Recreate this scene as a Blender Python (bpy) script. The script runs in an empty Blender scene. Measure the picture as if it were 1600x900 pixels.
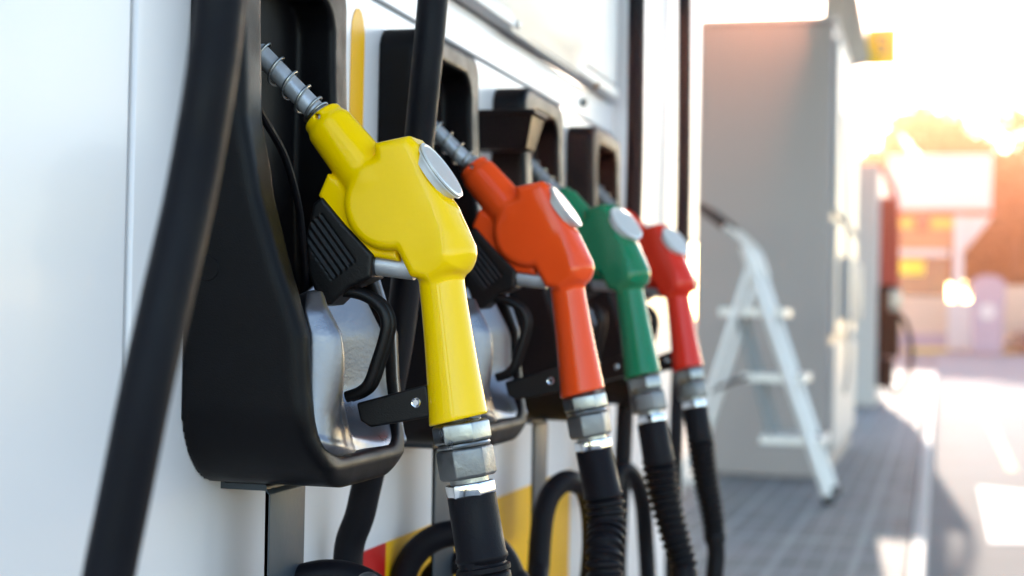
import bpy, bmesh, math, random
import numpy as np
from mathutils import Vector, Matrix
random.seed(7)
S = bpy.context.scene
# ------------------------------------------------------------------ camera
FPX, PSI, DEL, ROL = 2400.0, .2707, .01654, .02       # focal length in px of a 1600 px frame; yaw, pitch, roll
cd = bpy.data.cameras.new('camera'); cam = bpy.data.objects.new('camera', cd); S.collection.objects.link(cam); S.camera = cam
cd.sensor_width = 36; cd.lens = FPX/1600*36; cd.clip_start = .02; cd.clip_end = 3000
cam.matrix_world = Matrix.Translation((0, 0, .95)) @ Matrix.Rotation(PSI, 4, 'Z') @ Matrix.Rotation(math.pi/2+DEL, 4, 'X') @ Matrix.Rotation(ROL, 4, 'Z')
cd.dof.use_dof = True; cd.dof.focus_distance = 1.30; cd.dof.aperture_fstop = 4.6
# ------------------------------------------------------------------ world, sun, exposure
SUN_EL, SUN_AZ = math.radians(14.2), math.radians(-3.8)   # azimuth from +Y towards +X
w = bpy.data.worlds.new('World'); S.world = w; w.use_nodes = True
nt = w.node_tree; bg = nt.nodes['Background']; sky = nt.nodes.new('ShaderNodeTexSky')
sky.sky_type = 'NISHITA'; sky.sun_disc = False; sky.sun_elevation = SUN_EL; sky.sun_rotation = SUN_AZ
sky.air_density = 1.0; sky.dust_density = 0.3; sky.ozone_density = 1.0
nt.links.new(sky.outputs[0], bg.inputs[0]); bg.inputs[1].default_value = .15
sl = bpy.data.lights.new('sun', 'SUN'); so = bpy.data.objects.new('sun', sl); S.collection.objects.link(so)
sl.energy = 1.6; sl.angle = math.radians(.5); sl.color = (1, .84, .70)
sd = Vector((math.sin(SUN_AZ)*math.cos(SUN_EL), math.cos(SUN_AZ)*math.cos(SUN_EL), math.sin(SUN_EL)))
so.rotation_euler = sd.to_track_quat('Z', 'Y').to_euler()
S.view_settings.view_transform = 'Standard'; S.view_settings.look = 'None'; S.view_settings.gamma = 1
S.view_settings.exposure = 2.3
S.render.engine = 'CYCLES'; S.cycles.use_denoising = True; S.cycles.max_bounces = 8; S.cycles.volume_bounces = 0
S.cycles.caustics_reflective = False; S.cycles.caustics_refractive = False
# ------------------------------------------------------------------ measuring helpers
CM = np.array(cam.matrix_world); CR, CU, CF, CP = CM[:3, 0], CM[:3, 1], -CM[:3, 2], CM[:3, 3]
def W(px, py, X=None, Y=None, Z=None, D=None):
    d = CF+(px-800)/FPX*CR+(450-py)/FPX*CU
    t = (X-CP[0])/d[0] if X is not None else (Y-CP[1])/d[1] if Y is not None else (Z-CP[2])/d[2] if Z is not None else D
    return Vector(CP+t*d)
# ------------------------------------------------------------------ materials
def mat(name, col, rough=.5, metal=0., coat=0., var=.0, vscale=8., bump=0., bscale=200., rvar=0., spec=.5, emit=None, spots=None):
    m = bpy.data.materials.new(name); m.use_nodes = True; n = m.node_tree; p = n.nodes['Principled BSDF']
    p.inputs['Base Color'].default_value = (*col, 1); p.inputs['Roughness'].default_value = rough
    p.inputs['Metallic'].default_value = metal; p.inputs['Coat Weight'].default_value = coat; p.inputs['Coat Roughness'].default_value = .06
    p.inputs['Specular IOR Level'].default_value = spec
    tc = n.nodes.new('ShaderNodeTexCoord')
    if var or rvar or spots:
        ns = n.nodes.new('ShaderNodeTexNoise'); ns.inputs['Scale'].default_value = vscale; ns.inputs['Detail'].default_value = 6
        n.links.new(tc.outputs['Object'], ns.inputs['Vector'])
    if var:
        mx = n.nodes.new('ShaderNodeMix'); mx.data_type = 'RGBA'
        mx.inputs[6].default_value = (*[c*(1-var) for c in col], 1); mx.inputs[7].default_value = (*[min(1, c*(1+var)) for c in col], 1)
        n.links.new(ns.outputs['Fac'], mx.inputs[0]); last = mx.outputs[2]
        if spots:
            n2 = n.nodes.new('ShaderNodeTexNoise'); n2.inputs['Scale'].default_value = spots[0]; n2.inputs['Detail'].default_value = 3
            n.links.new(tc.outputs['Object'], n2.inputs['Vector'])
            r = n.nodes.new('ShaderNodeValToRGB'); r.color_ramp.elements[0].position = spots[1]; r.color_ramp.elements[1].position = spots[1]+.03
            n.links.new(n2.outputs['Fac'], r.inputs[0])
            m3 = n.nodes.new('ShaderNodeMix'); m3.data_type = 'RGBA'; m3.inputs[7].default_value = (*spots[2], 1)
            n.links.new(r.outputs[0], m3.inputs[0]); n.links.new(last, m3.inputs[6]); last = m3.outputs[2]
        n.links.new(last, p.inputs['Base Color'])
    if rvar:
        mr = n.nodes.new('ShaderNodeMapRange'); mr.inputs[3].default_value = max(.02, rough-rvar); mr.inputs[4].default_value = rough+rvar
        mr.inputs[1].default_value = .3; mr.inputs[2].default_value = .7
        n.links.new(ns.outputs['Fac'], mr.inputs[0]); n.links.new(mr.outputs[0], p.inputs['Roughness'])
    if bump:
        nb = n.nodes.new('ShaderNodeTexNoise'); nb.inputs['Scale'].default_value = bscale; nb.inputs['Detail'].default_value = 3
        n.links.new(tc.outputs['Object'], nb.inputs['Vector'])
        b = n.nodes.new('ShaderNodeBump'); b.inputs['Strength'].default_value = bump; b.inputs['Distance'].default_value = .001
        n.links.new(nb.outputs['Fac'], b.inputs['Height']); n.links.new(b.outputs[0], p.inputs['Normal'])
    return m
M = dict(
 white=mat('white_paint', (.77, .735, .74), .34, coat=.1, var=.03, vscale=3, bump=.12, bscale=12, rvar=.06, spots=(55, .79, (.35, .33, .3))),
 panel=mat('upper_panel_paint', (.60, .585, .585), .4, var=.04, vscale=5),
 boot=mat('black_boot_plastic', (.003, .003, .004), .40, var=.3, vscale=30, bump=.25, bscale=900, rvar=.08, spec=.12),
 cav=mat('black_cavity_plastic', (.004, .004, .004), .6, spec=.2),
 rubber=mat('black_hose_rubber', (.006, .0062, .009), .5, var=.4, vscale=40, bump=.3, bscale=500, rvar=.12, spots=(60, .74, (.02, .02, .025)), spec=.11),
 plastic=mat('black_lever_plastic', (.0045, .0045, .005), .4, bump=.3, bscale=700, spec=.25),
 steel=mat('dull_plated_steel', (.34, .35, .34), .36, 1, var=.18, vscale=60, rvar=.12, bump=.2, bscale=300),
 nut=mat('cast_grey_nut', (.20, .20, .20), .46, .85, var=.15, vscale=90, rvar=.1, bump=.4, bscale=400),
 chrome=mat('chrome', (.75, .76, .78), .09, 1, rvar=.04, vscale=30),
 spout=mat('aluminium_spout', (.62, .63, .66), .42, .6, var=.15, vscale=50, rvar=.1, bump=.15, bscale=400),
 cast=mat('grey_cast_liner', (.19, .19, .21), .34, .85, var=.22, vscale=26, rvar=.1, bump=.25, bscale=260),
 bracket=mat('grey_blue_bracket', (.028, .040, .055), .45, .0, var=.12, vscale=20, bump=.15),
 cap=mat('pale_cap', (.66, .67, .67), .3, .15, coat=.4, var=.03),
 capring=mat('cap_ring', (.38, .37, .33), .4, .6),
 yellow=mat('yellow_enamel', (.95, .59, .0), .15, coat=.38, spec=.08, var=.02, vscale=12, bump=.10, bscale=26, rvar=.04),
 orange=mat('orange_enamel', (.88, .075, .010), .15, coat=.38, spec=.08, var=.03, vscale=12, bump=.10, bscale=26, rvar=.04),
 green=mat('green_enamel', (.003, .19, .085), .15, coat=.38, spec=.08, var=.03, vscale=12, bump=.10, bscale=26, rvar=.04),
 red=mat('red_enamel', (.72, .028, .012), .15, coat=.38, spec=.08, var=.03, vscale=12, bump=.10, bscale=26, rvar=.04),
 dyel=mat('yellow_decal', (.92, .47, .005), .4, spec=.15), dred=mat('red_decal', (.55, .012, .012), .35),
 alu=mat('ladder_aluminium', (.68, .67, .67), .42, .4, var=.08), dark=mat('dark_rubber', (.02, .02, .022), .6),
 cab=mat('cabinet_grey', (.29, .265, .27), .42, var=.05, vscale=1.5), cabw=mat('cabinet_white', (.45, .45, .46), .4, var=.03),
 seam=mat('seam_grey', (.20, .23, .25), .6),
 kwhite=mat('kiosk_white', (.55, .55, .55), .6, var=.04), kbeige=mat('kiosk_beige', (.50, .42, .33), .7, var=.1),
 kyel=mat('kiosk_yellow', (.80, .42, .03), .5), kred=mat('kiosk_red', (.45, .04, .03), .5), glass=mat('dark_window', (.06, .05, .05), .1),
 signy=mat('sign_yellow', (.95, .70, .02), .5), brown=mat('brown_panel', (.30, .15, .07), .6),
 lilac=mat('grey_lilac_shell', (.26, .25, .33), .5, var=.1), bark=mat('bark', (.10, .07, .045), .9, var=.3, bump=.5, bscale=20),
 paintw=mat('road_white', (.6, .6, .6), .7, var=.06, vscale=3), painty=mat('road_yellow', (.65, .45, .10), .7, var=.1),
 kerb=mat('kerb_concrete', (.4, .4, .4), .7, spec=.2, var=.08, vscale=4, bump=.4, bscale=60),
)
def leafmat(name, a, b):
    m = mat(name, a, .55, spec=.3); n = m.node_tree; p = n.nodes['Principled BSDF']
    oi = n.nodes.new('ShaderNodeNewGeometry'); mx = n.nodes.new('ShaderNodeMix'); mx.data_type = 'RGBA'
    mx.inputs[6].default_value = (*a, 1); mx.inputs[7].default_value = (*b, 1)
    n.links.new(oi.outputs['Random Per Island'], mx.inputs[0]); n.links.new(mx.outputs[2], p.inputs['Base Color'])
    tr = n.nodes.new('ShaderNodeBsdfTranslucent'); ms = n.nodes.new('ShaderNodeMixShader'); ms.inputs[0].default_value = .45
    n.links.new(mx.outputs[2], tr.inputs[0]); n.links.new(p.outputs[0], ms.inputs[1]); n.links.new(tr.outputs[0], ms.inputs[2])
    n.links.new(ms.outputs[0], n.nodes['Material Output'].inputs['Surface']); return m
M['leafa'] = leafmat('leaf_flare_tint', (.05, .026, .004), (.13, .06, .01)); M['leafb'] = leafmat('leaf_green', (.04, .034, .006), (.10, .065, .012))  # first leaf pair has the orange of the lens flare mixed into its colour
def tilemat():
    m = mat('island_tiles', (.3, .3, .31), .75, spec=.15, bump=.3, bscale=120); n = m.node_tree; p = n.nodes['Principled BSDF']
    tc = n.nodes.new('ShaderNodeTexCoord'); br = n.nodes.new('ShaderNodeTexBrick'); br.offset = 0
    br.inputs['Scale'].default_value = 1; br.inputs['Brick Width'].default_value = .10; br.inputs['Row Height'].default_value = .20
    br.inputs['Mortar Size'].default_value = .006; br.inputs['Color1'].default_value = (.17, .165, .165, 1); br.inputs['Color2'].default_value = (.20, .195, .20, 1); br.inputs['Mortar'].default_value = (.29, .285, .285, 1)
    b2 = n.nodes.new('ShaderNodeTexBrick'); b2.offset = 0; b2.inputs['Scale'].default_value = 1; b2.inputs['Brick Width'].default_value = .3; b2.inputs['Row Height'].default_value = .45
    b2.inputs['Mortar Size'].default_value = .014; b2.inputs['Color1'].default_value = (0, 0, 0, 1); b2.inputs['Color2'].default_value = (0, 0, 0, 1); b2.inputs['Mortar'].default_value = (1, 1, 1, 1)
    ns = n.nodes.new('ShaderNodeTexNoise'); ns.inputs['Scale'].default_value = 2.5; ns.inputs['Detail'].default_value = 8
    for q in (br, b2, ns): n.links.new(tc.outputs['Object'], q.inputs['Vector'])
    m1 = n.nodes.new('ShaderNodeMix'); m1.data_type = 'RGBA'; m1.inputs[7].default_value = (.30, .295, .295, 1)
    n.links.new(b2.outputs['Color'], m1.inputs[0]); n.links.new(br.outputs['Color'], m1.inputs[6])
    m2 = n.nodes.new('ShaderNodeMix'); m2.data_type = 'RGBA'; m2.blend_type = 'OVERLAY'; m2.inputs[0].default_value = .5
    n.links.new(m1.outputs[2], m2.inputs[6]); n.links.new(ns.outputs['Color'], m2.inputs[7])
    hs = n.nodes.new('ShaderNodeHueSaturation'); hs.inputs['Saturation'].default_value = .15; n.links.new(m2.outputs[2], hs.inputs['Color'])
    n.links.new(hs.outputs[0], p.inputs['Base Color']); return m
M['tile'] = tilemat()
M['conc'] = mat('lane_concrete', (.24, .235, .235), .85, spec=.1, var=.14, vscale=1.2, bump=.5, bscale=70)
M['earth'] = mat('far_ground', (.20, .20, .20), .9, spec=.1, var=.15, vscale=.3)
# ------------------------------------------------------------------ object helpers
def tag(o, label=None, cat=None, group=None, kind=None):
    for k, v in (('label', label), ('category', cat), ('group', group), ('kind', kind)):
        if v: o[k] = v
    return o
def link(o, parent=None):
    S.collection.objects.link(o)
    if parent: o.parent = parent
    return o
def empty(name, loc, label, cat, group=None, rot=0):
    o = bpy.data.objects.new(name, None); o.empty_display_size = .05; o.location = loc; o.rotation_euler = (0, 0, rot); link(o); return tag(o, label, cat, group)
class MB:
    """collects shapes, then links them as ONE mesh object; coordinates are world ones, re-based on the parent's location"""
    def __init__(s): s.b = bmesh.new()
    def add(s, vs, fs):
        v = [s.b.verts.new(p) for p in vs]
        for f in fs:
            try: s.b.faces.new([v[i] for i in f])
            except ValueError: pass
        return s
    def box(s, x0, x1, y0, y1, z0, z1, mtx=None):
        P = [Vector((x, y, z)) for x in (x0, x1) for y in (y0, y1) for z in (z0, z1)]
        if mtx: P = [mtx @ p for p in P]
        return s.add(P, [(0, 1, 3, 2), (4, 6, 7, 5), (0, 4, 5, 1), (2, 3, 7, 6), (0, 2, 6, 4), (1, 5, 7, 3)])
    def tube(s, path, r, n=16, cap=True, flat=None, up=None):
        P = [Vector(p) for p in path]; R = r if isinstance(r, (list, tuple)) else [r]*len(P); rings = []; prev = None
        for i, p in enumerate(P):
            t = (P[min(i+1, len(P)-1)]-P[max(i-1, 0)]).normalized()
            if up is not None: a = Vector(up); a = (a-t*a.dot(t)).normalized()
            elif prev is None: a = t.orthogonal().normalized()
            else: a = (prev-t*prev.dot(t)).normalized()
            prev = a; c = t.cross(a); fl = flat or (1, 1)
            rings.append([p+R[i]*(a*math.cos(2*math.pi*k/n)*fl[0]+c*math.sin(2*math.pi*k/n)*fl[1]) for k in range(n)])
        vs = [q for g in rings for q in g]; fs = []
        for i in range(len(P)-1):
            for k in range(n):
                fs.append((i*n+k, i*n+(k+1) % n, (i+1)*n+(k+1) % n, (i+1)*n+k))
        if cap: fs += [tuple(range(n-1, -1, -1)), tuple((len(P)-1)*n+k for k in range(n))]
        return s.add(vs, fs)
    def lathe(s, a, b, prof, n=32, ph=0.):
        """prof: list of (t along a->b in metres, radius)"""
        a = Vector(a); ax = (Vector(b)-a).normalized(); u = Vector((0, 1, 0)); u = (u-ax*u.dot(ax)).normalized() if abs(ax.y) < .99 else Vector((1, 0, 0)); c = ax.cross(u); vs = []; fs = []
        for t, r in prof:
            vs += [a+ax*t+r*(u*math.cos(2*math.pi*k/n+ph)+c*math.sin(2*math.pi*k/n+ph)) for k in range(n)]
        for i in range(len(prof)-1):
            fs += [(i*n+k, i*n+(k+1) % n, (i+1)*n+(k+1) % n, (i+1)*n+k) for k in range(n)]
        fs += [tuple(range(n-1, -1, -1)), tuple((len(prof)-1)*n+k for k in range(n))]
        return s.add(vs, fs)
    def prism(s, poly, y0, y1, axis='Y'):
        f = {'Y': lambda a, b, t: (a, t, b), 'X': lambda a, b, t: (t, a, b), 'Z': lambda a, b, t: (a, b, t)}[axis]
        n = len(poly); vs = [f(a, b, y0) for a, b in poly]+[f(a, b, y1) for a, b in poly]
        return s.add(vs, [tuple(range(n)), tuple(range(2*n-1, n-1, -1))]+[(i, i+n, (i+1) % n+n, (i+1) % n) for i in range(n)])
    def build(s, name, m, parent=None, bevel=0., seg=2, smooth=35, loc=None):
        bmesh.ops.recalc_face_normals(s.b, faces=s.b.faces)
        me = bpy.data.meshes.new(name); s.b.to_mesh(me); s.b.free()
        o = bpy.data.objects.new(name, me); me.materials.append(m)
        base = Vector(loc) if loc is not None else None
        if parent is not None: base = Vector((0, 0, 0)); q = parent
        if parent is not None:
            while q is not None: base += q.location; q = q.parent
            me.transform(Matrix.Translation(-base))
        elif base is not None: me.transform(Matrix.Translation(-base)); o.location = base
        link(o, parent)
        if bevel:
            b = o.modifiers.new('bevel', 'BEVEL'); b.width = bevel; b.segments = seg; b.limit_method = 'ANGLE'; b.angle_limit = math.radians(35)
        if smooth:
            me.polygons.foreach_set('use_smooth', [True]*len(me.polygons)); me.set_sharp_from_angle(angle=math.radians(smooth if not bevel else 60))
        return o
def spline(pts, n=8):
    P = [Vector(p) for p in pts]; P = [2*P[0]-P[1]]+P+[2*P[-1]-P[-2]]; out = []
    for i in range(1, len(P)-2):
        for k in range(n):
            t = k/n; a, b, c, d = P[i-1:i+3]
            out.append(.5*((2*b)+(c-a)*t+(2*a-5*b+4*c-d)*t*t+(-a+3*b-3*c+d)*t**3))
    return out+[P[-2]]
# ------------------------------------------------------------------ signed distance shapes -> one smooth mesh (surface nets)
def smin(a, b, k): h = np.clip(.5+.5*(b-a)/k, 0, 1); return b*(1-h)+a*h-k*h*(1-h)
def smax(a, b, k): return -smin(-a, -b, k)
def sd_cone(p, a, b, r1, r2, k=.004):
    a = np.array(a, dtype=float); b = np.array(b, dtype=float); L = np.linalg.norm(b-a); ax = (b-a)/L
    q = [p[i]-a[i] for i in range(3)]; t = sum(q[i]*ax[i] for i in range(3)); rr = np.sqrt(np.maximum(sum((q[i]-t*ax[i])**2 for i in range(3)), 1e-12))
    u = np.clip(t/L, 0, 1); return smax(rr-(r1+(r2-r1)*u), np.abs(t-L/2)-L/2, k)
def sd_caps(p, a, b, r1, r2):
    a = np.array(a, dtype=float); b = np.array(b, dtype=float); ba = b-a
    h = np.clip(sum((p[i]-a[i])*ba[i] for i in range(3))/ba.dot(ba), 0, 1)
    return np.sqrt(sum((p[i]-a[i]-ba[i]*h)**2 for i in range(3)))-(r1+(r2-r1)*h)
def sd_poly(u, v, P):
    P = np.array(P, dtype=float); n = len(P); d = (u-P[0, 0])**2+(v-P[0, 1])**2; s = np.ones_like(u)
    for i in range(n):
        j = (i-1) % n; e = P[j]-P[i]; wx = u-P[i, 0]; wy = v-P[i, 1]
        h = np.clip((wx*e[0]+wy*e[1])/(e@e), 0, 1); d = np.minimum(d, (wx-e[0]*h)**2+(wy-e[1]*h)**2)
        c1 = v >= P[i, 1]; c2 = v < P[j, 1]; c3 = e[0]*wy > e[1]*wx
        s = np.where((c1 & c2 & c3) | (~c1 & ~c2 & ~c3), -s, s)
    return s*np.sqrt(d)
def sd_ext(d2, y, half, r):
    dy = np.abs(y)-half+r; d = d2+r
    return np.minimum(np.maximum(d, dy), 0)+np.sqrt(np.maximum(d, 0)**2+np.maximum(dy, 0)**2)-r
def nets(fn, lo, hi, h, name, m, parent):
    ax = [np.arange(lo[i], hi[i]+h, h) for i in range(3)]; G = np.meshgrid(*ax, indexing='ij'); V = fn(G); I = V < 0
    n = [len(a) for a in ax]; c = [k-1 for k in n]
    def cr(A, o): return A[o[0]:o[0]+c[0], o[1]:o[1]+c[1], o[2]:o[2]+c[2]]
    acc = np.zeros((*c, 3)); cnt = np.zeros(c)
    for axis in range(3):
        o1, o2 = [q for q in range(3) if q != axis]
        for a in (0, 1):
            for b in (0, 1):
                s = [0, 0, 0]; s[o1] = a; s[o2] = b; e = list(s); e[axis] = 1
                v0, v1 = cr(V, s), cr(V, e); x = (v0 < 0) != (v1 < 0); t = np.where(x, v0/np.where(x, v0-v1, 1), 0)
                pos = [np.full(c, float(s[0])), np.full(c, float(s[1])), np.full(c, float(s[2]))]; pos[axis] = t
                for q in range(3): acc[..., q] += np.where(x, pos[q], 0)
                cnt += x
    act = cnt > 0; idx = np.full(c, -1); idx[act] = np.arange(act.sum()); ii = np.argwhere(act)
    P = (ii+acc[act]/cnt[act][:, None])*h+np.array([a[0] for a in ax])
    e = h*.25
    for _ in range(3):
        g = [P[:, q] for q in range(3)]; f0 = fn(g); gr = []
        for q in range(3):
            gp = list(g); gp[q] = g[q]+e; gm = list(g); gm[q] = g[q]-e; gr.append((fn(gp)-fn(gm))/(2*e))
        gr = np.stack(gr, 1); st = f0[:, None]*gr/np.maximum((gr**2).sum(1), .3)[:, None]; P = P-np.clip(st, -h*.5, h*.5)*.8
    F = []
    for axis in range(3):
        o1, o2 = [(1, 2), (2, 0), (0, 1)][axis]
        s0 = [slice(0, k) for k in n]; s1 = list(s0); s0[axis] = slice(0, n[axis]-1); s1[axis] = slice(1, n[axis])
        ch = np.argwhere(I[tuple(s0)] != I[tuple(s1)])
        ch = ch[(ch[:, o1] > 0) & (ch[:, o2] > 0) & (ch[:, o1] < n[o1]-1) & (ch[:, o2] < n[o2]-1)]
        q = []
        for a, b in ((1, 1), (0, 1), (0, 0), (1, 0)):
            k = ch.copy(); k[:, o1] -= a; k[:, o2] -= b; q.append(idx[k[:, 0], k[:, 1], k[:, 2]])
        q = np.stack(q, 1); ins = I[ch[:, 0], ch[:, 1], ch[:, 2]]; q[~ins] = q[~ins][:, ::-1]; F.append(q)
    F = np.concatenate(F); F = F[(F >= 0).all(1)]
    me = bpy.data.meshes.new(name); base = Vector((0, 0, 0)); q = parent
    while q is not None: base += q.location; q = q.parent
    me.from_pydata((P-np.array(base)).tolist(), [], F.tolist()); me.materials.append(m)
    me.polygons.foreach_set('use_smooth', [True]*len(me.polygons)); me.update()
    return link(bpy.data.objects.new(name, me), parent)
# ================================================================== SETTING
tag(MB().add([(-900, -300, -.16), (900, -300, -.16), (900, 1500, -.16), (-900, 1500, -.16)], [(0, 1, 2, 3)]).build('ground', M['earth'], smooth=0), kind='structure')
tag(MB().add([(-.03, -20, -.12), (6, -20, -.12), (6, 57, -.12), (-.03, 57, -.12)], [(0, 1, 2, 3)]).build('lane', M['conc'], smooth=0), kind='structure')
tag(MB().box(-2.2, -.105, -4, 30, -.15, 0).build('pump_island', M['tile'], smooth=0), kind='structure')
tag(MB().box(-.10, -.03, -4, 30, -.15, .004).build('kerb', M['kerb'], bevel=.01), kind='structure')
a = [W(x, y, Z=-.116) for x, y in ((1528, 760), (1650, 772), (1720, 850), (1545, 848))]
tag(MB().add(a, [(0, 1, 2, 3)]).build('lane_marking', M['paintw'], smooth=0), kind='structure')
a = [W(x, y, Z=-.116) for x, y in ((1538, 650), (1548, 650), (1590, 735), (1574, 735))]
tag(MB().add(a, [(0, 1, 2, 3)]).build('lane_line', M['painty'], smooth=0), kind='structure')
# ================================================================== NEAR DISPENSER
XW = -.587
disp = empty('fuel_dispenser', (XW-.3, 2.2, 0), 'near white fuel dispenser carrying the four black nozzle boots', 'fuel dispenser')
def dpart(mb, name, m, **k): return mb.build(name, m, disp, **k)
ZS = 1.285
dpart(MB().box(XW-.55, XW, .20, 1.0325, .10, 2.3), 'corner_panel', M['white'], bevel=.004)
dpart(MB().box(XW-.55, XW, 1.0385, 3.55, .10, ZS-.002), 'lower_panel', M['white'], bevel=.003)
dpart(MB().box(XW-.55, XW-.0015, 1.0385, 3.55, ZS+.002, 1.339), 'trim_panel', M['white'], bevel=.002)
dpart(MB().box(XW-.54, XW-.006, 1.02, 3.54, .12, 1.345), 'inner_frame', M['seam'])
dpart(MB().box(XW-.5, XW-.04, .25, 3.5, -.01, .10), 'plinth', M['dark'])
# upper panel, standing 3 cm proud, with its underside showing
dpart(MB().box(XW-.5, XW+.022, 1.0385, 2.735, 1.342, 1.362), 'soffit_strip', M['panel'], bevel=.002)
dpart(MB().box(XW-.5, XW+.018, 1.0385, 2.735, 1.366, 2.3), 'upper_panel', M['panel'], bevel=.003)
# raised bezel on the upper panel
B0 = [W(x, y, X=XW+.018) for x, y in ((722, -90), (960, -30), (945, 62), (905, 118), (800, 50))]
B1 = [W(x, y, X=XW+.032) for x, y in ((790, -90), (930, -30), (903, 42), (888, 78), (838, 38))]
mb = MB(); n = len(B0); mb.add(B0+B1, [tuple(range(n, 2*n)), tuple(range(n-1, -1, -1))]+[(i, (i+1) % n, (i+1) % n+n, i+n) for i in range(n)])
dpart(mb, 'display_bezel', M['panel'], bevel=.003)
for x, y, mm, r in ((805, 38, 'steel', .006), (930, 133, 'brown', .0055), (911, 160, 'nut', .0065)):
    c = W(x, y, X=XW+(.018 if y < 140 else 0)); dpart(MB().lathe(c, c+Vector((1, 0, 0)), [(-.002, r*1.3), (.002, r*1.3), (.0022, r), (.007, r*.85)], 16), 'bolt', M[mm])
# hose mast column at the far end
dpart(MB().box(XW-.4, -.532, 2.80, 3.50, 1.12, 2.6), 'hose_mast', M['white'], bevel=.006)
# decals
z0, z1 = .2, .693
dpart(MB().box(XW-.001, XW+.0008, 1.611, 2.50, z0, z1), 'yellow_stripe', M['dyel'])
dpart(MB().prism([(1.611, z1), (1.47, z1), (1.611, .60)], XW-.001, XW+.0008, 'X'), 'red_stripe', M['dred'])
arc = [(1.475+.0, 1.0), (1.513, 1.0), (1.513, 1.235)]+[(1.494+.019*math.cos(t), 1.235+.03*math.sin(t)) for t in np.linspace(.3, math.pi, 8)]
dpart(MB().prism(arc, XW-.001, XW+.0008, 'X'), 'yellow_stripe', M['dyel'])
# ---- nozzle boot (local: built around Y=1.240)
BY = 1.240; HW = .117
boot0 = bpy.data.objects.new('nozzle_boot', None)
PROF = [(-.62, 1.262), (-.5415, 1.262), (-.5410, 1.19), (-.5376, 1.105), (-.5243, 1.042), (-.507, .992), (-.4836, .930), (-.481, .89), (-.476, .85), (-.466, .822), (-.470, .800), (-.62, .800)]
def fn_boot(p):
    x, y, z = p; yy = y-BY
    d = sd_poly(x, z, PROF)
    def rr(hw, za, zb, ra, rb):   # rounded outline in YZ, ra = top radius, rb = bottom radius
        zc = (za+zb)/2; hz = (zb-za)/2; r = np.where(z > zc, ra, rb); qx = np.abs(yy)-hw+r; qz = np.abs(z-zc)-hz+r
        return np.minimum(np.maximum(qx, qz), 0)+np.sqrt(np.maximum(qx, 0)**2+np.maximum(qz, 0)**2)-r
    out = smax(d, rr(HW, .800, 1.262, .032, .075), .012)
    # front opening, cavity behind it
    op = rr(.078, .848, 1.232, .03, .022); wid = np.clip((1.06-z)/.14, 0, 1)*.018
    op = op-wid
    back = -(x+.578)
    cav = smax(smax(op, back, .006), x+.3, .01)
    # front dip where the nozzle's foot hangs over the lip
    return np.maximum(smax(out, -cav, .005), -(x+.5865))
BOOTS = []
def mkboot():
    b = bpy.data.objects.new('nozzle_boot', None); link(b, disp); b.location = Vector((XW, BY, .8))-disp.location
    nets(fn_boot, (-.592, BY-.13, .79), (-.45, BY+.13, 1.275), .003, 'shell', M['boot'], b)
    # cast liner: near lip with a folded ridge, a slot, then the far flank
    rows = []; NV = 34
    for i in range(NV+2):
        t = min(1, i/(NV-1)); ex = max(0, i-NV+1)
        z0 = .995-.155*t
        xf = 0.
        xfun = lambda z: float(np.interp(z, [.83, .85, .89, .93, .992], [-.474, -.477, -.481, -.4836, -.505]))
        open_ = math.sin(min(1, max(0, .93-t)*3.4)*math.pi/2)
        nlip = .034+.050*t**1.3 if t > .1 else .010+.24*t
        ya = BY-.095+.012*(1-t)+(.016*(1-t/.1) if t < .1 else 0); yb = BY+.103
        sl = ya+nlip; dep = .078*open_; rd = .010*math.sin(min(1, t*1.2)*math.pi)
        row = [(ya, xf-.006), (ya+.004, xf+.003), (ya+nlip*.22, xf+.006+rd), (ya+nlip*.42, xf+.006+rd), (ya+nlip*.62, xf-.001), (ya+nlip*.82, xf-.001), (sl, xf-.006), (sl+.006, xf-.009-.25*dep), (sl+.012, xf-.008-dep), (min(sl+.03, yb-.05), xf-.010-dep)]
        y4 = row[-1][0]
        for q in (.3, .55, .8, .93): row.append((y4+(yb-y4)*q, xf-.008-dep*(1-q)**.8*.95))
        row.append((yb, xf+.001))
        r2 = []
        for y, x in row:
            zb_ = float(np.interp(y-BY, [-.11, -.09, -.05, .0, .045, .075, .10], [.866, .846, .840, .832, .822, .823, .836]))
            zt_ = float(np.interp(y-BY, [-.1, -.03, .04], [.956, .972, .995]))-max(0, -x-.02)*.85; z = zt_-(zt_-zb_)*t-.006*ex
            r2.append((x+xfun(z)+(.003 if ex == 1 else -.006 if ex == 2 else 0)+.010*max(0, t-.85)/.15*math.exp(-((y-BY-.06)/.03)**2), y, z))
        rows.append(r2)
    m = len(rows[0]); vs = [v for r in rows for v in r]; fs = [(i*m+k, i*m+k+1, (i+1)*m+k+1, (i+1)*m+k) for i in range(len(rows)-1) for k in range(m-1)]
    o = MB().add(vs, fs).build('liner_plate', M['cast'], b, smooth=180)
    s = o.modifiers.new('solid', 'SOLIDIFY'); s.thickness = .0025; s.offset = -1; s2 = o.modifiers.new('sub', 'SUBSURF'); s2.levels = s2.render_levels = 2
    # round blind plug on the side
    c = W(324, 419, Y=BY-HW); MB().lathe(c+Vector((0, .004, 0)), c-Vector((0, 1, 0)), [(0, .0105), (.0042, .0105), (.0050, .0098), (.0052, 0.0002)], 32).build('blind_plug', M['boot'], b)
    # thin black cable inside the opening
    MB().tube(spline([W(x, y, X=-.56) for x, y in ((380, 130), (415, 190), (445, 245), (466, 320), (473, 380), (477, 440), (480, 520))]), .0035, 10).build('cable', M['rubber'], b)
    return b
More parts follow.
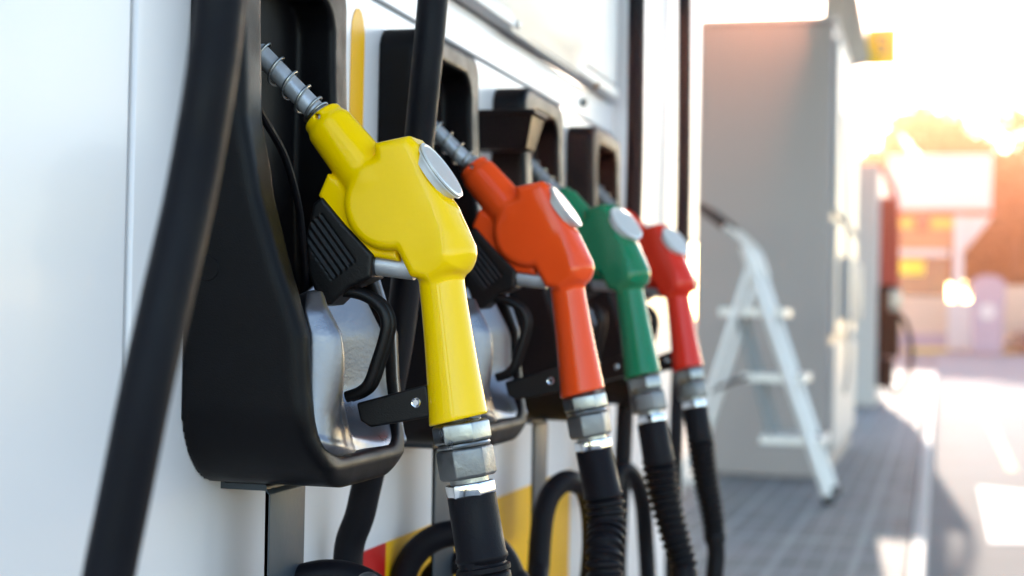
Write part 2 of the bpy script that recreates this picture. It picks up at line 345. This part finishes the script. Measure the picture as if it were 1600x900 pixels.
def mkhook():
    m = MB(); y0, y1 = 1.199, 1.275; t = .003
    pr = [(XW, .812), (XW, .797), (-.545, .797), (-.541, .793), (-.541, .640), (-.5435, .632), (-.5475, .628), (-.5475, .631), (-.544, .640), (-.544, .792), (-.546, .800), (XW+.003, .800), (XW+.003, .812)]
    h = m.prism(pr, y0, y1, 'Y').build('hose_hook', M['bracket'], disp, bevel=.0012); return h
b0 = mkboot(); h0 = mkhook(); BYS = [1.240, 1.6735, 2.1134, 2.5418]
for k in (1, 2, 3):
    c = b0.copy(); link(c, disp); c.location = b0.location+Vector((0, BYS[k]-BYS[0], 0))
    for ch in b0.children:
        if ch.name.startswith('cable'): continue
        d = ch.copy(); link(d, c)
    h = h0.copy(); link(h, disp); h.location = h0.location+Vector((0, BYS[k]-BYS[0]+.012, 0))
# tray between the second and third boots
t0 = W(752, 200, Y=1.90); mb = MB()
x0, x1 = XW, W(831, 200, Y=1.90)[0]; y0, y1 = 1.90, 1.965; zt = W(800, 178, Y=1.90)[2]; zb = zt-.044
fl = lambda g, z: [(x0, y0+g, z), (x1-g, y0+g, z), (x1-g, y1-g, z), (x0, y1-g, z)]
vs = fl(.010, zb)+fl(0, zt)+fl(-.004, zt)+fl(-.004, zt+.006)+fl(.004, zt+.006)+fl(.014, zb+.004)
fs = [(0, 1, 2, 3)]+[(r*4+i, r*4+(i+1) % 4, r*4+4+(i+1) % 4, r*4+4+i) for r in range(5) for i in range(4)]+[(20, 21, 22, 23)]
tray = dpart(mb.add(vs, fs), 'tray', M['boot'], bevel=.003)
# ================================================================== NOZZLES
O = Vector((-.535, BY, 1.125))
def N(px, py, dy=0.): p = W(px, py, Y=BY+dy); return (p[0], p[2])
def N3(px, py, dy=0.): p = W(px, py, Y=BY+dy); return Vector((p[0], BY+dy, p[2]))
def tri(t): return np.array(t)
def fn_noz(p):
    x, y, z = p; yy = y-BY; t = -.02
    A = np.array(N3(509, 190)); B = np.array(N3(592, 295)); ax = (B-A)/np.linalg.norm(B-A)
    d = sd_cone(p, A, B, .0208, .0250, .008)
    d = smin(d, sd_cone(p, A-ax*.006, A+ax*.01, .0180, .0190, .002), .002)
    # two cut notches in the mouth ring
    c = N3(500, 183, -.012); d = smax(d, -(np.sqrt((x-c[0])**2+(z-c[2])**2)-.0026), .001)
    c2 = np.sqrt((x-N(607, 316, -.02)[0])**2+(z-N(607, 316, -.02)[1])**2)-.0405
    h2 = sd_poly(x, z, [N(*q, -.02) for q in ((584, 223), (638, 211), (650, 224), (686, 300), (706, 360), (710, 415), (672, 440), (640, 432), (622, 396), (590, 330))])
    bv = x+.430+.45*(z-1.06); half = .0250-.085*(bv+np.sqrt(bv*bv+.00004))*.5/1.0
    head = sd_ext(smin(c2, h2, .004), yy, half, .0085)
    d = smin(d, head, .004)
    d = smin(d, sd_caps(p, N3(694, 340), N3(708, 394), .0130, .0205), .016)
    ga = np.array(N3(687, 415)); gb = np.array(N3(720, 680)); gl = np.linalg.norm(gb-ga); gx = (gb-ga)/gl
    q = [p[i]-ga[i] for i in range(3)]; tt = sum(q[i]*gx[i] for i in range(3)); u = np.clip(tt/gl, 0, 1)
    rr_ = np.sqrt(np.maximum(sum((q[i]-tt*gx[i])**2 for i in range(3)), 1e-12))
    g = smax(rr_-(.0193+.0072*u**1.7), np.abs(tt-gl/2)-gl/2, .004)
    d = smin(d, g, .0045)
    wd = sd_ext(sd_poly(x, z, [N(*q) for q in ((520, 272), (505, 307), (540, 355), (575, 400), (632, 410), (610, 330))]), yy, .0135, .004)
    d = smin(d, wd, .002)
    # slanted foot
    a = np.array(N(668, 668)); b = np.array(N(764, 645)); nn = np.array([-(b-a)[1], (b-a)[0]]); nn = nn/np.linalg.norm(nn)
    if nn[1] < 0: nn = -nn
    return smax(d, -((x-a[0])*nn[0]+(z-a[1])*nn[1]), .002)
def fn_cover(p):
    x, y, z = p; yy = y-BY
    P = [N(*q, -.012) for q in ((505, 308), (492, 318), (480, 372), (484, 425), (501, 478), (519, 476), (546, 450), (582, 434), (585, 398), (540, 350))]
    d = sd_ext(sd_poly(x, z, P), yy, .0165, .003)
    a = np.array(N(496, 345)); b = np.array(N(553, 425)); e = (b-a)/np.linalg.norm(b-a); nn = np.array([e[1], -e[0]])
    s = (x-a[0])*e[0]+(z-a[1])*e[1]; q = (x-a[0])*nn[0]+(z-a[1])*nn[1]; L = np.linalg.norm(b-a)
    q2 = np.abs(np.mod(q+.00275, .0055)-.00275)-.0014; band = np.maximum(np.abs(q-.002)-.0135, np.abs(s-L*.5)-L*.46)
    gr = np.maximum(np.maximum(q2, band), np.abs(yy+.0165)-.0016)
    return smax(d, -gr, .0008)
def arch(cx, cz): pass
def mknozzle(colour, label):
    r = empty('fuel_nozzle', O, label, 'fuel nozzle', 'fuel nozzles hanging in the dispenser boots')
    nets(fn_noz, (-.56, BY-.035, .84), (-.35, BY+.035, 1.15), .0017, 'body', colour, r)
    nets(fn_cover, (-.56, BY-.022, .94), (-.45, BY+.022, 1.06), .0012, 'lever_cover', M['plastic'], r)
    a, b = N3(508, 190), N3(415, 92); ax = (b-a).normalized(); L = (b-a).length
    MB().lathe(a-ax*.01, b, [(0, .0098), (L*.5, .0092), (L+.02, .0088), (L+.021, .0075)], 28).build('spout', M['spout'], r)
    path = []; u = ax.orthogonal().normalized(); v = ax.cross(u); turns = [(0, .004), (1, .0075), (2, .011), (3, .024), (4, .042), (5, .060), (6, .078), (7, .096)]
    for i in range(7*24+1):
        k = i/24; s = np.interp(k, [q[0] for q in turns], [q[1] for q in turns]); an = 2*math.pi*k
        path.append(a+ax*(s+.002)+.0118*(u*math.cos(an)+v*math.sin(an)))
    MB().tube(path, .00125, 8).build('spring', M['steel'], r)
    # cap disc on the outer face of the head
    c = N3(686, 269); t1 = (N3(664, 226)-N3(722, 312)).normalized(); nrm = Vector((-t1.z, 0, t1.x)); nrm = nrm if nrm.x > 0 else -nrm
    R = .0280; MB().lathe(c-nrm*.006, c+nrm, [(0, R*.9), (.006, R*.93), (.0061, R), (.0072, R), (.0074, R*.985), (.0082, R*.985), (.0084, R), (.0096, R), (.0101, R*.97), (.0103, R*.9), (.0098, R*.88), (.0098, .0003)], 48).build('cap', M['cap'], r)
    MB().lathe(c+nrm*.0015, c+nrm, [(0, R*.99), (.001, R*.99)], 48).build('cap_seam', M['capring'], r)
    # plain pipe between the lever cover and the body
    MB().lathe(N3(572, 411), N3(668, 423), [(0, .0108), (.006, .0112), (.0065, .0095), (.045, .0095)], 24).build('valve_pipe', M['spout'], r)
    # lever guard bow: two rails
    pts = [N(*q) for q in ((505, 470), (520, 456), (548, 456), (575, 463), (598, 480), (607, 503), (603, 530), (592, 565), (580, 598), (566, 612), (545, 620))]
    for dy in (-.0062, .0062):
        pth = spline([Vector((q[0], BY+dy, q[1])) for q in pts], 6)
        MB().tube(pth, .0047, 8, flat=(.85, 1.05), up=(0, 1, 0)).build('guard_rail', M['plastic'], r, smooth=50)
    MB().tube(spline([Vector((q[0], BY, q[1])) for q in pts], 6), .0028, 8, flat=(2.2, .8), up=(0, 1, 0)).build('guard_web', M['plastic'], r, smooth=50)
    # bar from the bow to the grip foot
    P = [N(*q, -.012) for q in ((556, 630), (665, 601), (668, 612), (672, 652), (578, 668), (562, 658))]
    MB().prism(P, BY-.0115, BY+.0115).build('guard_bar', M['plastic'], r, bevel=.002, seg=3)
    c = N3(650, 629, -.0115); MB().lathe(c+Vector((0, .002, 0)), c-Vector((0, 1, 0)), [(0, .0044), (.0030, .0044), (.0038, .0036), (.0034, .0026), (.0030, .0024), (.0030, .0002)], 24).build('rivet', M['chrome'], r)
    # swivel: threaded stub, plated nut, grey cast hex, chrome ferrule
    a, b = N3(718, 655), N3(736, 768); ax = (b-a).normalized(); L = (b-a).length
    def hexn(t0, t1, R, ph, nm, mm, ch=.003):
        MB().lathe(a+ax*t0, b, [(0, R-ch), (ch*.7, R), (t1-t0-ch*.7, R), (t1-t0, R-ch)], 6, ph).build(nm, mm, r, bevel=.0012, seg=3, smooth=30)
    MB().lathe(a-ax*.008, b, [(0, .019)]+[(i*.0015, .0178+(.0010 if i % 2 else 0)) for i in range(1, 12)]+[(L, .0165)], 32).build('threaded_stub', M['steel'], r)
    hexn(.002, .0205, .0250, .35, 'plated_nut', M['steel']); MB().lathe(a+ax*.0205, b, [(0, .0225), (.0015, .0232), (.003, .0225)], 32).build('washer', M['steel'], r)
    hexn(.0235, .0500, .0248, .12, 'hex_nut', M['nut']); hexn(.0535, .0655, .0215, .4, 'ferrule', M['chrome'], .0015)
    return r
# ribbed cuff + hose; local to the nozzle's end
def hose_end(r, yaw, tl=0.):
    """world point and direction where the hose leaves nozzle r"""
    a, b = N3(718, 655)-O, N3(736, 768)-O; ax = (b-a).normalized(); rot = Matrix.Rotation(yaw, 3, 'Z') @ Matrix.Rotation(tl, 3, 'Y')
    return r.location+rot @ (a+ax*.064), rot @ ax
def mkhose(pts, rad, label, cuff=None, name='fuel_hose', n=20):
    base = Vector(pts[-1]) if cuff is None else Vector(pts[0])
    e = empty(name, base, label, 'hose', 'black rubber fuel hoses')
    P = spline(pts, 12)
    MB().tube(P, rad, n).build('tube', M['rubber'], e, smooth=60)
    if cuff:
        # resample the first 0.26 m finely
        ds = [0]; 
        for i in range(1, len(P)): ds.append(ds[-1]+(P[i]-P[i-1]).length)
        def at(s):
            j = max(1, min(len(P)-1, int(np.searchsorted(ds, s)))); u = (s-ds[j-1])/max(1e-6, ds[j]-ds[j-1]); return P[j-1].lerp(P[j], u)
        prof = [(0, .0195), (.0008, .0207), (.050, .0213), (.052, .0225), (.0545, .0225), (.056, .0208)]
        s = .056
        for i in range(14):
            R = .0215-.0003*i; prof += [(s+.003, R-.0022), (s+.0042, R+.0004), (s+.0048, R+.0016), (s+.0085, R+.0016), (s+.0092, R+.0004), (s+.0105, R-.0022)]; s += .0105
        prof += [(s+.004, .0186), (s+.02, .0172), (s+.0205, rad*1.01)]
        prof = [(q*cuff, rr) for q, rr in prof]
        MB().tube([at(q) for q, _ in prof], [rr for _, rr in prof], 32).build('ribbed_cuff', M['rubber'], e, smooth=50)
    return e
NZ = [('yellow', 0, 1.240, 'yellow fuel nozzle in the nearest black boot'),
      ('orange', 0, 1.690, 'orange fuel nozzle hanging between the yellow and the green ones'),
      ('green', -22, 2.125, 'green fuel nozzle turned a little outward behind the orange one'),
      ('red', -24, 2.560, 'red fuel nozzle, the farthest of the row, beside the stepladder')]
TILT = dict(orange=-1.0, green=-3.2, red=-2.2)
R0 = mknozzle(M['yellow'], NZ[0][3]); noz = [R0]
for c, yw, Y, lb in NZ[1:]:
    r = R0.copy(); link(r); r.location = Vector((O.x, Y, O.z)); r.rotation_euler = (0, math.radians(TILT[c]), math.radians(yw)); r['label'] = lb
    for ch in R0.children:
        d = ch.copy(); link(d, r)
        if ch.name.startswith('body'): d.data = ch.data.copy(); d.data.materials[0] = M[c]
    noz.append(r)
def V(x, y, z): return Vector((x, y, z))
e0, d0 = hose_end(noz[0], 0); e1, d1 = hose_end(noz[1], 0, math.radians(-1)); e2, d2 = hose_end(noz[2], math.radians(-22), math.radians(-3.2)); e3, d3 = hose_end(noz[3], math.radians(-24), math.radians(-2.2))
def arcpts(cx, cy, rx, ry, a0, a1, n, X=None, Y=None, D=None):
    return [W(cx+rx*math.cos(math.radians(a0+(a1-a0)*i/n)), cy-ry*math.sin(math.radians(a0+(a1-a0)*i/n)), X=X, Y=Y, D=D) for i in range(n+1)]
HR = .0145
low = lambda x, y: V(x, y, .30)
mkhose([e0, e0+d0*.08, W(752, 905, Y=1.24), V(-.36, 1.25, .5), V(-.38, 1.35, .28), V(-.46, 1.45, .30), V(-.51, 1.50, .5)]
       + arcpts(715, 925, 88, 92, 185, -5, 10, D=1.72)
       + [V(-.50, 1.68, .45), V(-.50, 1.55, .25), V(-.50, 1.40, .42), W(545, 920, D=1.52), W(566, 790, D=1.52), W(606, 620, D=1.51), W(630, 480, D=1.51), W(652, 250, D=1.51), W(665, 120, D=1.5), W(677, -10, D=1.5), W(690, -200, D=1.5)], HR*1.03,
       'hose of the yellow nozzle, looping back up behind it', 1)
mkhose([e1, e1+d1*.08, W(945, 905, Y=1.66), V(-.33, 1.72, .5), V(-.36, 1.8, .3), V(-.45, 1.9, .32), W(842, 960, D=1.95), W(842, 880, D=1.98), W(850, 800, D=2.0), W(868, 762, D=2.02), W(893, 752, D=2.05), W(918, 775, D=2.1), W(925, 860, D=2.15), V(-.47, 2.1, .45),
        V(-.47, 2.25, .3), V(-.47, 2.4, .42), W(966, 905, D=2.55), W(968, 820, D=2.56), W(974, 700, D=2.58), W(983, 500, D=2.6), W(991, 300, D=2.62), W(994, 100, D=2.62), W(996, -150, D=2.62)], HR,
       'hose of the orange nozzle, rising along the near edge of the mast', 1)
dp = lambda e: float((np.array(e)-CP) @ CF)
q2, q3 = dp(e2), dp(e3)
mkhose([e2, e2+d2*.03, W(1035, 760, D=q2), W(1052, 830, D=q2), W(1068, 885, D=q2), W(1080, 935, D=q2), V(-.24, 2.22, .45), V(-.28, 2.35, .28), V(-.4, 2.5, .35), W(945, 930, D=2.45), W(948, 830, D=2.5), W(962, 745, D=2.55), W(985, 738, D=2.58), W(1003, 780, D=2.62), W(1010, 860, D=2.65), V(-.46, 2.6, .4),
        V(-.46, 2.8, .3), V(-.47, 3.0, .42), W(1050, 905, D=3.1), W(1054, 760, D=3.1), W(1059, 600, D=3.12), W(1066, 400, D=3.14), W(1069, 200, D=3.15), W(1070, -150, D=3.15)], HR,
       'hose of the green nozzle, slanting down and rising at the mast', 1)
mkhose([e3, e3+d3*.03, W(1101, 740, D=q3), W(1112, 800, D=q3), W(1119, 860, D=q3), W(1123, 930, D=q3), V(-.27, 2.62, .4), V(-.32, 2.7, .25), V(-.45, 2.85, .22), V(-.52, 2.9, .2), V(-.62, 2.9, .14)], HR,
       'hose of the red nozzle, hanging straight before the tiled island', 1)
mkhose([W(352, -160, D=.82), W(345, -10, D=.82), W(328, 130, D=.82), W(298, 300, D=.82), W(262, 460, D=.81), W(226, 620, D=.80), W(194, 780, D=.80), W(168, 910, D=.80), W(140, 1080, D=.80), V(-.42, .75, .45), V(-.45, .85, .2), V(-.55, .9, .12)], .0137,
       'thick hose nearest the camera, slanting across the white corner panel')
mkhose(arcpts(715, 930, 48, 50, 190, -10, 10, D=1.80), HR*.95, 'short inner loop of hose low behind the yellow nozzle')
mkhose(arcpts(515, 985, 105, 88, 175, 5, 10, D=1.36), HR*.9, 'loop of hose at the bottom edge under the nearest boot')
c = W(571, 915, D=1.30)
tag(MB().lathe(c+V(0, .02, -.01), c+V(.0, -.8, .5), [(0, .009), (.012, .012), (.020, .0115), (.024, .008), (.0255, .0005)], 32).build('breakaway_cap', M['nut']), 'grey domed coupling cap on the hose loop under the nearest boot', 'coupling')
# ================================================================== SECOND AND THIRD DISPENSERS
d2e = empty('fuel_dispenser', (-1.03, 10.5, 0), 'tall grey end wall of the second dispenser behind the stepladder', 'fuel dispenser')
ztop = W(1190, 36, Y=9.3)[2]; xr = W(1297, 400, Y=9.3)[0]; xl = W(1086, 400, Y=9.3)[0]
MB().box(xl, xr, 9.3, 11.9, .0, ztop).build('cabinet_body', M['cab'], d2e, bevel=.02)
MB().box(xl-.01, xr+.012, 9.28, 11.92, ztop+.002, ztop+.03).build('roof_trim', M['cabw'], d2e, bevel=.006)
for y0, y1, z0, z1, mm in ((9.42, 11.8, .15, .80, 'cabw'), (9.42, 11.8, .86, 1.55, 'cabw'), (9.42, 11.8, 1.6, ztop-.08, 'cabw')):
    MB().box(xr+.001, xr+.03, y0, y1, z0, z1).build('side_panel', M[mm], d2e, bevel=.008)
for y in (9.8, 10.4, 11.0):
    MB().box(xr+.031, xr+.10, y, y+.16, .95, 1.35).build('nozzle_boot', M['cabw'], d2e, bevel=.02)
MB().tube(spline([V(xr+.06, 9.5, 2.2), V(xr+.09, 9.52, 1.4), V(xr+.10, 9.6, .7), V(xr+.08, 9.7, .5)]), .014, 10).build('vent_pipe', M['cabw'], d2e)
d3e = empty('fuel_dispenser', (-1.05, 18.3, 0), 'distant third white dispenser with dark hoses on its lane side', 'fuel dispenser')
x3 = W(1371, 450, Y=17.4)[0]; z3 = W(1350, 257, Y=17.4)[2]
MB().box(x3-.8, x3, 17.4, 19.6, 0, z3).build('cabinet_body', M['cabw'], d3e, bevel=.02)
MB().box(x3+.001, x3+.24, 17.5, 17.8, .55, 1.35).build('nozzle_boot', M['boot'], d3e, bevel=.03)
MB().box(x3+.001, x3+.18, 17.5, 17.75, .22, .54).build('lower_guard', M['boot'], d3e, bevel=.02)
MB().box(x3+.001, x3+.20, 17.9, 18.1, 1.35, 2.35).build('hose_arm', M['kred'], d3e, bevel=.02)
MB().tube(spline([V(x3+.02, 17.5, z3-.02), V(x3+.08, 17.6, 2.55), V(x3+.17, 17.8, 2.3), V(x3+.19, 17.9, 1.6), V(x3+.19, 17.95, 1.2)]), .03, 10).build('boom', M['kred'], d3e)
MB().box(x3+.12, x3+.25, 17.45, 17.6, 1.05, 1.3).build('nozzle_head', M['steel'], d3e, bevel=.03)
h3 = empty('fuel_hose', V(x3+.2, 17.5, .2), 'far hose looping in an oval beside the third dispenser', 'hose', 'black rubber fuel hoses')
lp = [V(x3+.20+.17*math.cos(t), 17.5+.02*math.sin(t), .58+.44*math.sin(t)) for t in np.linspace(.35*math.pi, 2.5*math.pi, 40)]
MB().tube(lp, .030, 10).build('tube', M['rubber'], h3)
# ================================================================== CANOPY, COLUMN, NUMBER SIGN
colm = empty('canopy_column', (-.95, 14.0, 0), 'pale square canopy column rising behind the second dispenser', 'column')
xa, xb = W(1286, 30, Y=14)[0], W(1326, 30, Y=14)[0]
MB().box(xa, xb, 14, 14.4, 0, 4.58).build('shaft', M['kwhite'], colm, bevel=.02)
pa = W(1326, 20, Y=14); pb = W(1348, 96, Y=14)
MB().prism([(xb+.002, W(1326, 100, Y=14)[2]), (xb+.12, pb[2]), (xb+.19, pb[2]+.02), (xb+.02, 4.2), (xb+.002, 4.2)], 14.05, 14.3).build('bracket_arm', M['kwhite'], colm)
can = empty('canopy', (2, 5, 4.6), 'unseen white station canopy roof, added to darken reflections on the pumps', 'canopy')
MB().box(-7, 3.0, -1.5, 14.9, 4.6, 5.1).build('unseen_roof_slab', M['kwhite'], can, bevel=.03)  # unseen slab, added for dark overhead reflections; its extent steers the sky fill
sg = empty('number_sign', W(1378, 72, Y=14.1), 'small yellow lane sign with a grey numeral on a short arm', 'sign')
p0, p1 = W(1353, 102, Y=14.1), W(1403, 42, Y=14.1)
MB().box(p0[0], p1[0], 14.1, 14.16, p0[2], p1[2]).build('sign_panel', M['signy'], sg, bevel=.006)
MB().box(xb+.003, p0[0]-.001, 14.11, 14.15, p0[2]+.12, p0[2]+.16).build('sign_arm', M['kwhite'], sg)
fc = bpy.data.curves.new('digit', 'FONT'); fc.body = '5'; fc.size = .24; fc.extrude = .002; fc.align_x = 'CENTER'; fc.align_y = 'CENTER'
fo = bpy.data.objects.new('digit_curve', fc); S.collection.objects.link(fo)
bpy.context.view_layer.update(); me = bpy.data.meshes.new_from_object(fo.evaluated_get(bpy.context.evaluated_depsgraph_get())); bpy.data.objects.remove(fo)
me.materials.clear(); me.materials.append(M['nut']); me.transform(Matrix.Translation(((p0[0]+p1[0])/2, 14.097, (p0[2]+p1[2])/2)) @ Matrix.Rotation(math.pi/2, 4, 'X')); me.transform(Matrix.Translation(-sg.location))
link(bpy.data.objects.new('numeral', me), sg)
# ================================================================== STEPLADDER
ld = empty('stepladder', (-.75, 8.3, 0), 'aluminium stepladder with dark handgrip standing on the island before the grey wall', 'stepladder')
Ya, Yb = 8.05, 8.50
fa, ta = W(1297, 790, Y=Ya), W(1163, 385, Y=Ya)
fa = V(fa[0], Ya, .0)
dx = (ta[0]-fa.x); zt = ta[2]
def fr(t): return fa.x+dx*t, zt*t
for Y in (Ya, Yb):
    x, z = fr(1.0); x0, z0 = fr(.035)
    m = Matrix.Translation((0, 0, 0)); a = V(x0, Y, z0); b = V(x, Y, z)
    MB().tube([a, b], .026, 4, flat=(.7, 1.0), up=(0, 1, 0)).build('front_rail', M['alu'], ld, smooth=0)
    MB().tube([V(fa.x, Y, 0), V(*[x0, Y, z0])], .034, 8, up=(0, 1, 0)).build('rubber_foot', M['dark'], ld)
    rx = W(1060, 740, Y=Ya)[0]
    MB().tube([V(rx, Y, .02), V(fr(.93)[0], Y, fr(.93)[1])], .018, 4, flat=(.7, 1.0), up=(0, 1, 0)).build('rear_rail', M['alu'], ld, smooth=0)
for yy, xa_, xb_ in ((487, 1122, 1226), (590, 1158, 1258), (688, 1186, 1288)):
    l, r_ = W(xa_, yy, Y=Ya), W(xb_, yy, Y=Ya)
    MB().box(l[0], r_[0], Ya+.03, Yb-.03, l[2]-.022, l[2]+.022).build('tread', M['alu'], ld, bevel=.006)
for Y in (Ya+.05, Yb-.05):
    MB().tube([W(1148, 485, Y=Ya)*1+V(0, Y-Ya, 0), W(1205, 688, Y=Ya)+V(0, Y-Ya, 0)], .016, 4, up=(0, 1, 0)).build('dark_bar', M['seam'], ld, smooth=0)  # thin dark bars from the upper tread down to the lowest
MB().tube([W(1168, 590, Y=Ya), W(1135, 600, Y=Ya), W(1108, 614, Y=Ya)], .010, 8).build('brace', M['dark'], ld)
for Y in (Ya, Yb):
    q = [W(x, y, Y=Ya)+V(0, Y-Ya, 0) for x, y in ((1128, 350), (1150, 366), (1172, 392), (1185, 430))]
    MB().tube(spline(q, 6), .014, 10).build('handle_rail', M['alu'], ld)
    MB().tube([W(1092, 322, Y=Ya)+V(0, Y-Ya, 0), W(1132, 353, Y=Ya)+V(0, Y-Ya, 0)], .024, 10).build('handgrip', M['dark'], ld)
MB().tube([W(1094, 323, Y=Ya), W(1094, 323, Y=Ya)+V(0, Yb-Ya, 0)], .022, 10).build('handle_bar', M['dark'], ld)
# ================================================================== FAR STATION SHOP
YK = 58.0
def rect(x0, y0, x1, y1, Y): a, b = W(x0, y1, Y=Y), W(x1, y0, Y=Y); return a[0], b[0], a[2], b[2]
ks = empty('shop_building', (-1, YK+3, -.16), 'far white shop with yellow fascia under a boxy white roof', 'building')
def kbox(name, m, r4, y0, y1, bevel=.03):
    x0, x1, z0, z1 = rect(*r4, YK); return MB().box(x0, x1, y0, y1, z0, z1).build(name, M[m], ks, bevel=bevel)
kbox('roof', 'kwhite', (1386, 241, 1551, 327), YK, YK+5)
kbox('roof_edge', 'kred', (1390, 328, 1552, 336), YK+.1, YK+4.9)
x0, x1, z0, z1 = rect(1505, 337, 1550, 385, YK); MB().prism([(x0, z0), (x0+.15, z0), (x1, z1), (x0, z1)], YK+.2, YK+4).build('corner_gusset', M['kwhite'], ks)
kbox('fascia', 'kyel', (1390, 340, 1504, 356), YK+.2, YK+.6); kbox('fascia_panel', 'brown', (1390, 357, 1504, 388), YK+.25, YK+.6)
kbox('lintel', 'kwhite', (1390, 389, 1484, 400), YK+.3, YK+.7)
kbox('window', 'glass', (1392, 402, 1482, 462), YK+.9, YK+1.1)
kbox('front_wall', 'kbeige', (1392, 463, 1482, 522), YK+.6, YK+1.4)
kbox('step', 'lilac', (1392, 523, 1530, 545), YK+.1, YK+1.4)
kbox('window_sign', 'signy', (1396, 404, 1444, 428), YK+.8, YK+.86)
c = W(1441, 348, Y=YK); MB().lathe(V(c[0], YK+.15, c[2]), V(c[0], YK-2, c[2]), [(0, .30), (.08, .30), (.1, .2)], 24).build('round_emblem', M['kred'], ks)
kbox('column', 'kwhite', (1489, 337, 1506, 470), YK-.1, YK+.15); kbox('column_base', 'kwhite', (1480, 471, 1520, 546), YK-.4, YK+.0)
x0, x1, z0, z1 = rect(1516, 430, 1572, 530, 55)
bn = empty('storage_shell', (x0, 55, -.16), 'grey lilac cabinet with rounded top and pale round mark right of the shop', 'cabinet')
pr = [(x0+.08, -.1), (x1-.08, -.1), (x1, z1-.35)]+[((x0+x1)/2+(x1-x0)/2*math.cos(t), z1-.35+.35*math.sin(t)) for t in np.linspace(.1, math.pi-.1, 10)]+[(x0, z1-.35)]
MB().prism(pr, 55, 56).build('shell', M['lilac'], bn, bevel=.04)
c = W(1543, 487, Y=55); MB().lathe(V(c[0], 55, c[2]), V(c[0], 53, c[2]), [(0, .27), (.02, .27)], 24).build('round_mark', M['kwhite'], bn)
x0, x1, z0, z1 = rect(1550, 448, 1720, 545, 59)
tag(MB().box(x0, x1, 59, 59.3, -.16, z1).build('boundary_wall', M['kbeige'], bevel=.02), 'low beige boundary wall at the right edge before the trees', 'wall')
x0, x1, z0, z1 = rect(1575, 505, 1640, 545, 56)
cr = empty('parked_car', (x0, 56.5, -.16), 'dark car cut off by the right edge before the low wall', 'car')
L = 4.0; zb = -.16
MB().prism([(x0, zb+.3), (x0+.05, zb+.75), (x0+.9, zb+.9), (x0+1.4, zb+1.35), (x0+2.8, zb+1.38), (x0+3.5, zb+.95), (x0+4, zb+.85), (x0+4, zb+.3)], 56, 57.6).build('body', mat('car_paint', (.03, .03, .05), .25, coat=.8), cr, bevel=.08)
for xx in (x0+.75, x0+3.2): MB().lathe(V(xx, 55.98, zb+.32), V(xx, 56.4, zb+.32), [(0, .30), (.02, .32), (.2, .32)], 20).build('wheel', M['dark'], cr)
for i, (xa_, xb_) in enumerate(((1416, 1482), (1522, 1700))):
    a, b = W(xa_, 546, Y=56.8), W(xb_, 546, Y=56.8)
    tag(MB().box(a[0], b[0], 56.8, 57.0, -.16, .02).build('kerb', M['painty'], bevel=.02), kind='structure')
# ------------------------------------------------------------------ trees
def tree(cx, Y, h, rx, rz, zc, mt, label, n=5200, seed=1):
    rg = random.Random(seed); e = empty('broadleaf_tree', (cx, Y, -.16), label, 'tree', 'trees beyond the shop')
    t = MB(); t.tube(spline([V(cx, Y, -.16), V(cx+.1, Y, h*.25), V(cx-.1, Y, h*.55), V(cx, Y, h*.85)], 5), [.28-.24*i/15 for i in range(16)], 10)
    for k in range(9):
        a = rg.uniform(0, 6.28); z = h*(.3+.06*k); l = rx*rg.uniform(.5, .85)
        t.tube(spline([V(cx, Y, z), V(cx+math.cos(a)*l*.5, Y+math.sin(a)*l*.5, z+l*.3), V(cx+math.cos(a)*l, Y+math.sin(a)*l, z+l*.8)], 3), [.1, .085, .07, .06, .045, .03, .015], 6)
    t.build('trunk', M['bark'], e)
    cl = []
    for k in range(46):
        a = rg.uniform(0, 6.28); u = rg.uniform(-1, 1); q = math.sqrt(1-u*u); s = rg.uniform(.55, 1.0)
        cl.append((cx+rx*s*q*math.cos(a), Y+rx*s*q*math.sin(a), zc+rz*s*u, rg.uniform(.5, 1.25)*rx*.24))
    vs = []; fs = []
    for k in range(n):
        x, y, z, r = rg.choice(cl); g = Vector((rg.gauss(0, 1), rg.gauss(0, 1), rg.gauss(0, .8))); g = g.normalized()*r*rg.random()**.4; c = V(x, y, z)+g
        s = rg.uniform(.15, .34); a = Vector((rg.gauss(0, 1), rg.gauss(0, 1), rg.gauss(0, 1))).normalized(); b = a.orthogonal().normalized()*s*.6; a = a*s; i = len(vs)
        vs += [c-a, c+b, c+a, c-b]; fs.append((i, i+1, i+2, i+3))
    MB().add(vs, fs).build('crown', mt, e, smooth=0); return e
def tr(px, top, Y, rx, mt, label, seed, n=5200, bot=480):
    a = W(px, top, Y=Y); b = W(px, bot, Y=Y); zc = (a[2]+b[2])/2; tree(a[0], Y, a[2], rx, (a[2]-b[2])/2*.85, zc, mt, label, n, seed)
tr(1468, 140, 74, 4.0, M['leafa'], 'flare tinted tree rising behind the white roof of the shop', 3, 8000)
tr(1405, 190, 78, 2.4, M['leafa'], 'thin flare tinted tree at the left end of the shop roof', 5, 5000)
tr(1592, 235, 66, 3.1, M['leafb'], 'darker bushy tree right of the shop above the low wall', 8, 8000)
tr(1640, 120, 80, 4.0, M['leafb'], 'tall tree at the right edge of the photo', 11, 7500)
tr(1545, 195, 76, 3.6, M['leafb'], 'low full tree directly behind the shop gusset', 14, 7500)
# ================================================================== FLARE HAZE
hz = MB().box(-60, 60, -14, 100, -1.2, 14).build('flare_haze', bpy.data.materials.new('flare_haze_air'), smooth=0); tag(hz, kind='stuff')  # orange-tinted volume added to stand in for the lens flare
m = hz.data.materials[0]; m.use_nodes = True; n = m.node_tree; n.nodes.remove(n.nodes['Principled BSDF'])
pv = n.nodes.new('ShaderNodeVolumePrincipled'); pv.inputs['Color'].default_value = (1, .42, .26, 1); pv.inputs['Density'].default_value = .0016; pv.inputs['Anisotropy'].default_value = .905
n.links.new(pv.outputs[0], n.nodes['Material Output'].inputs['Volume'])
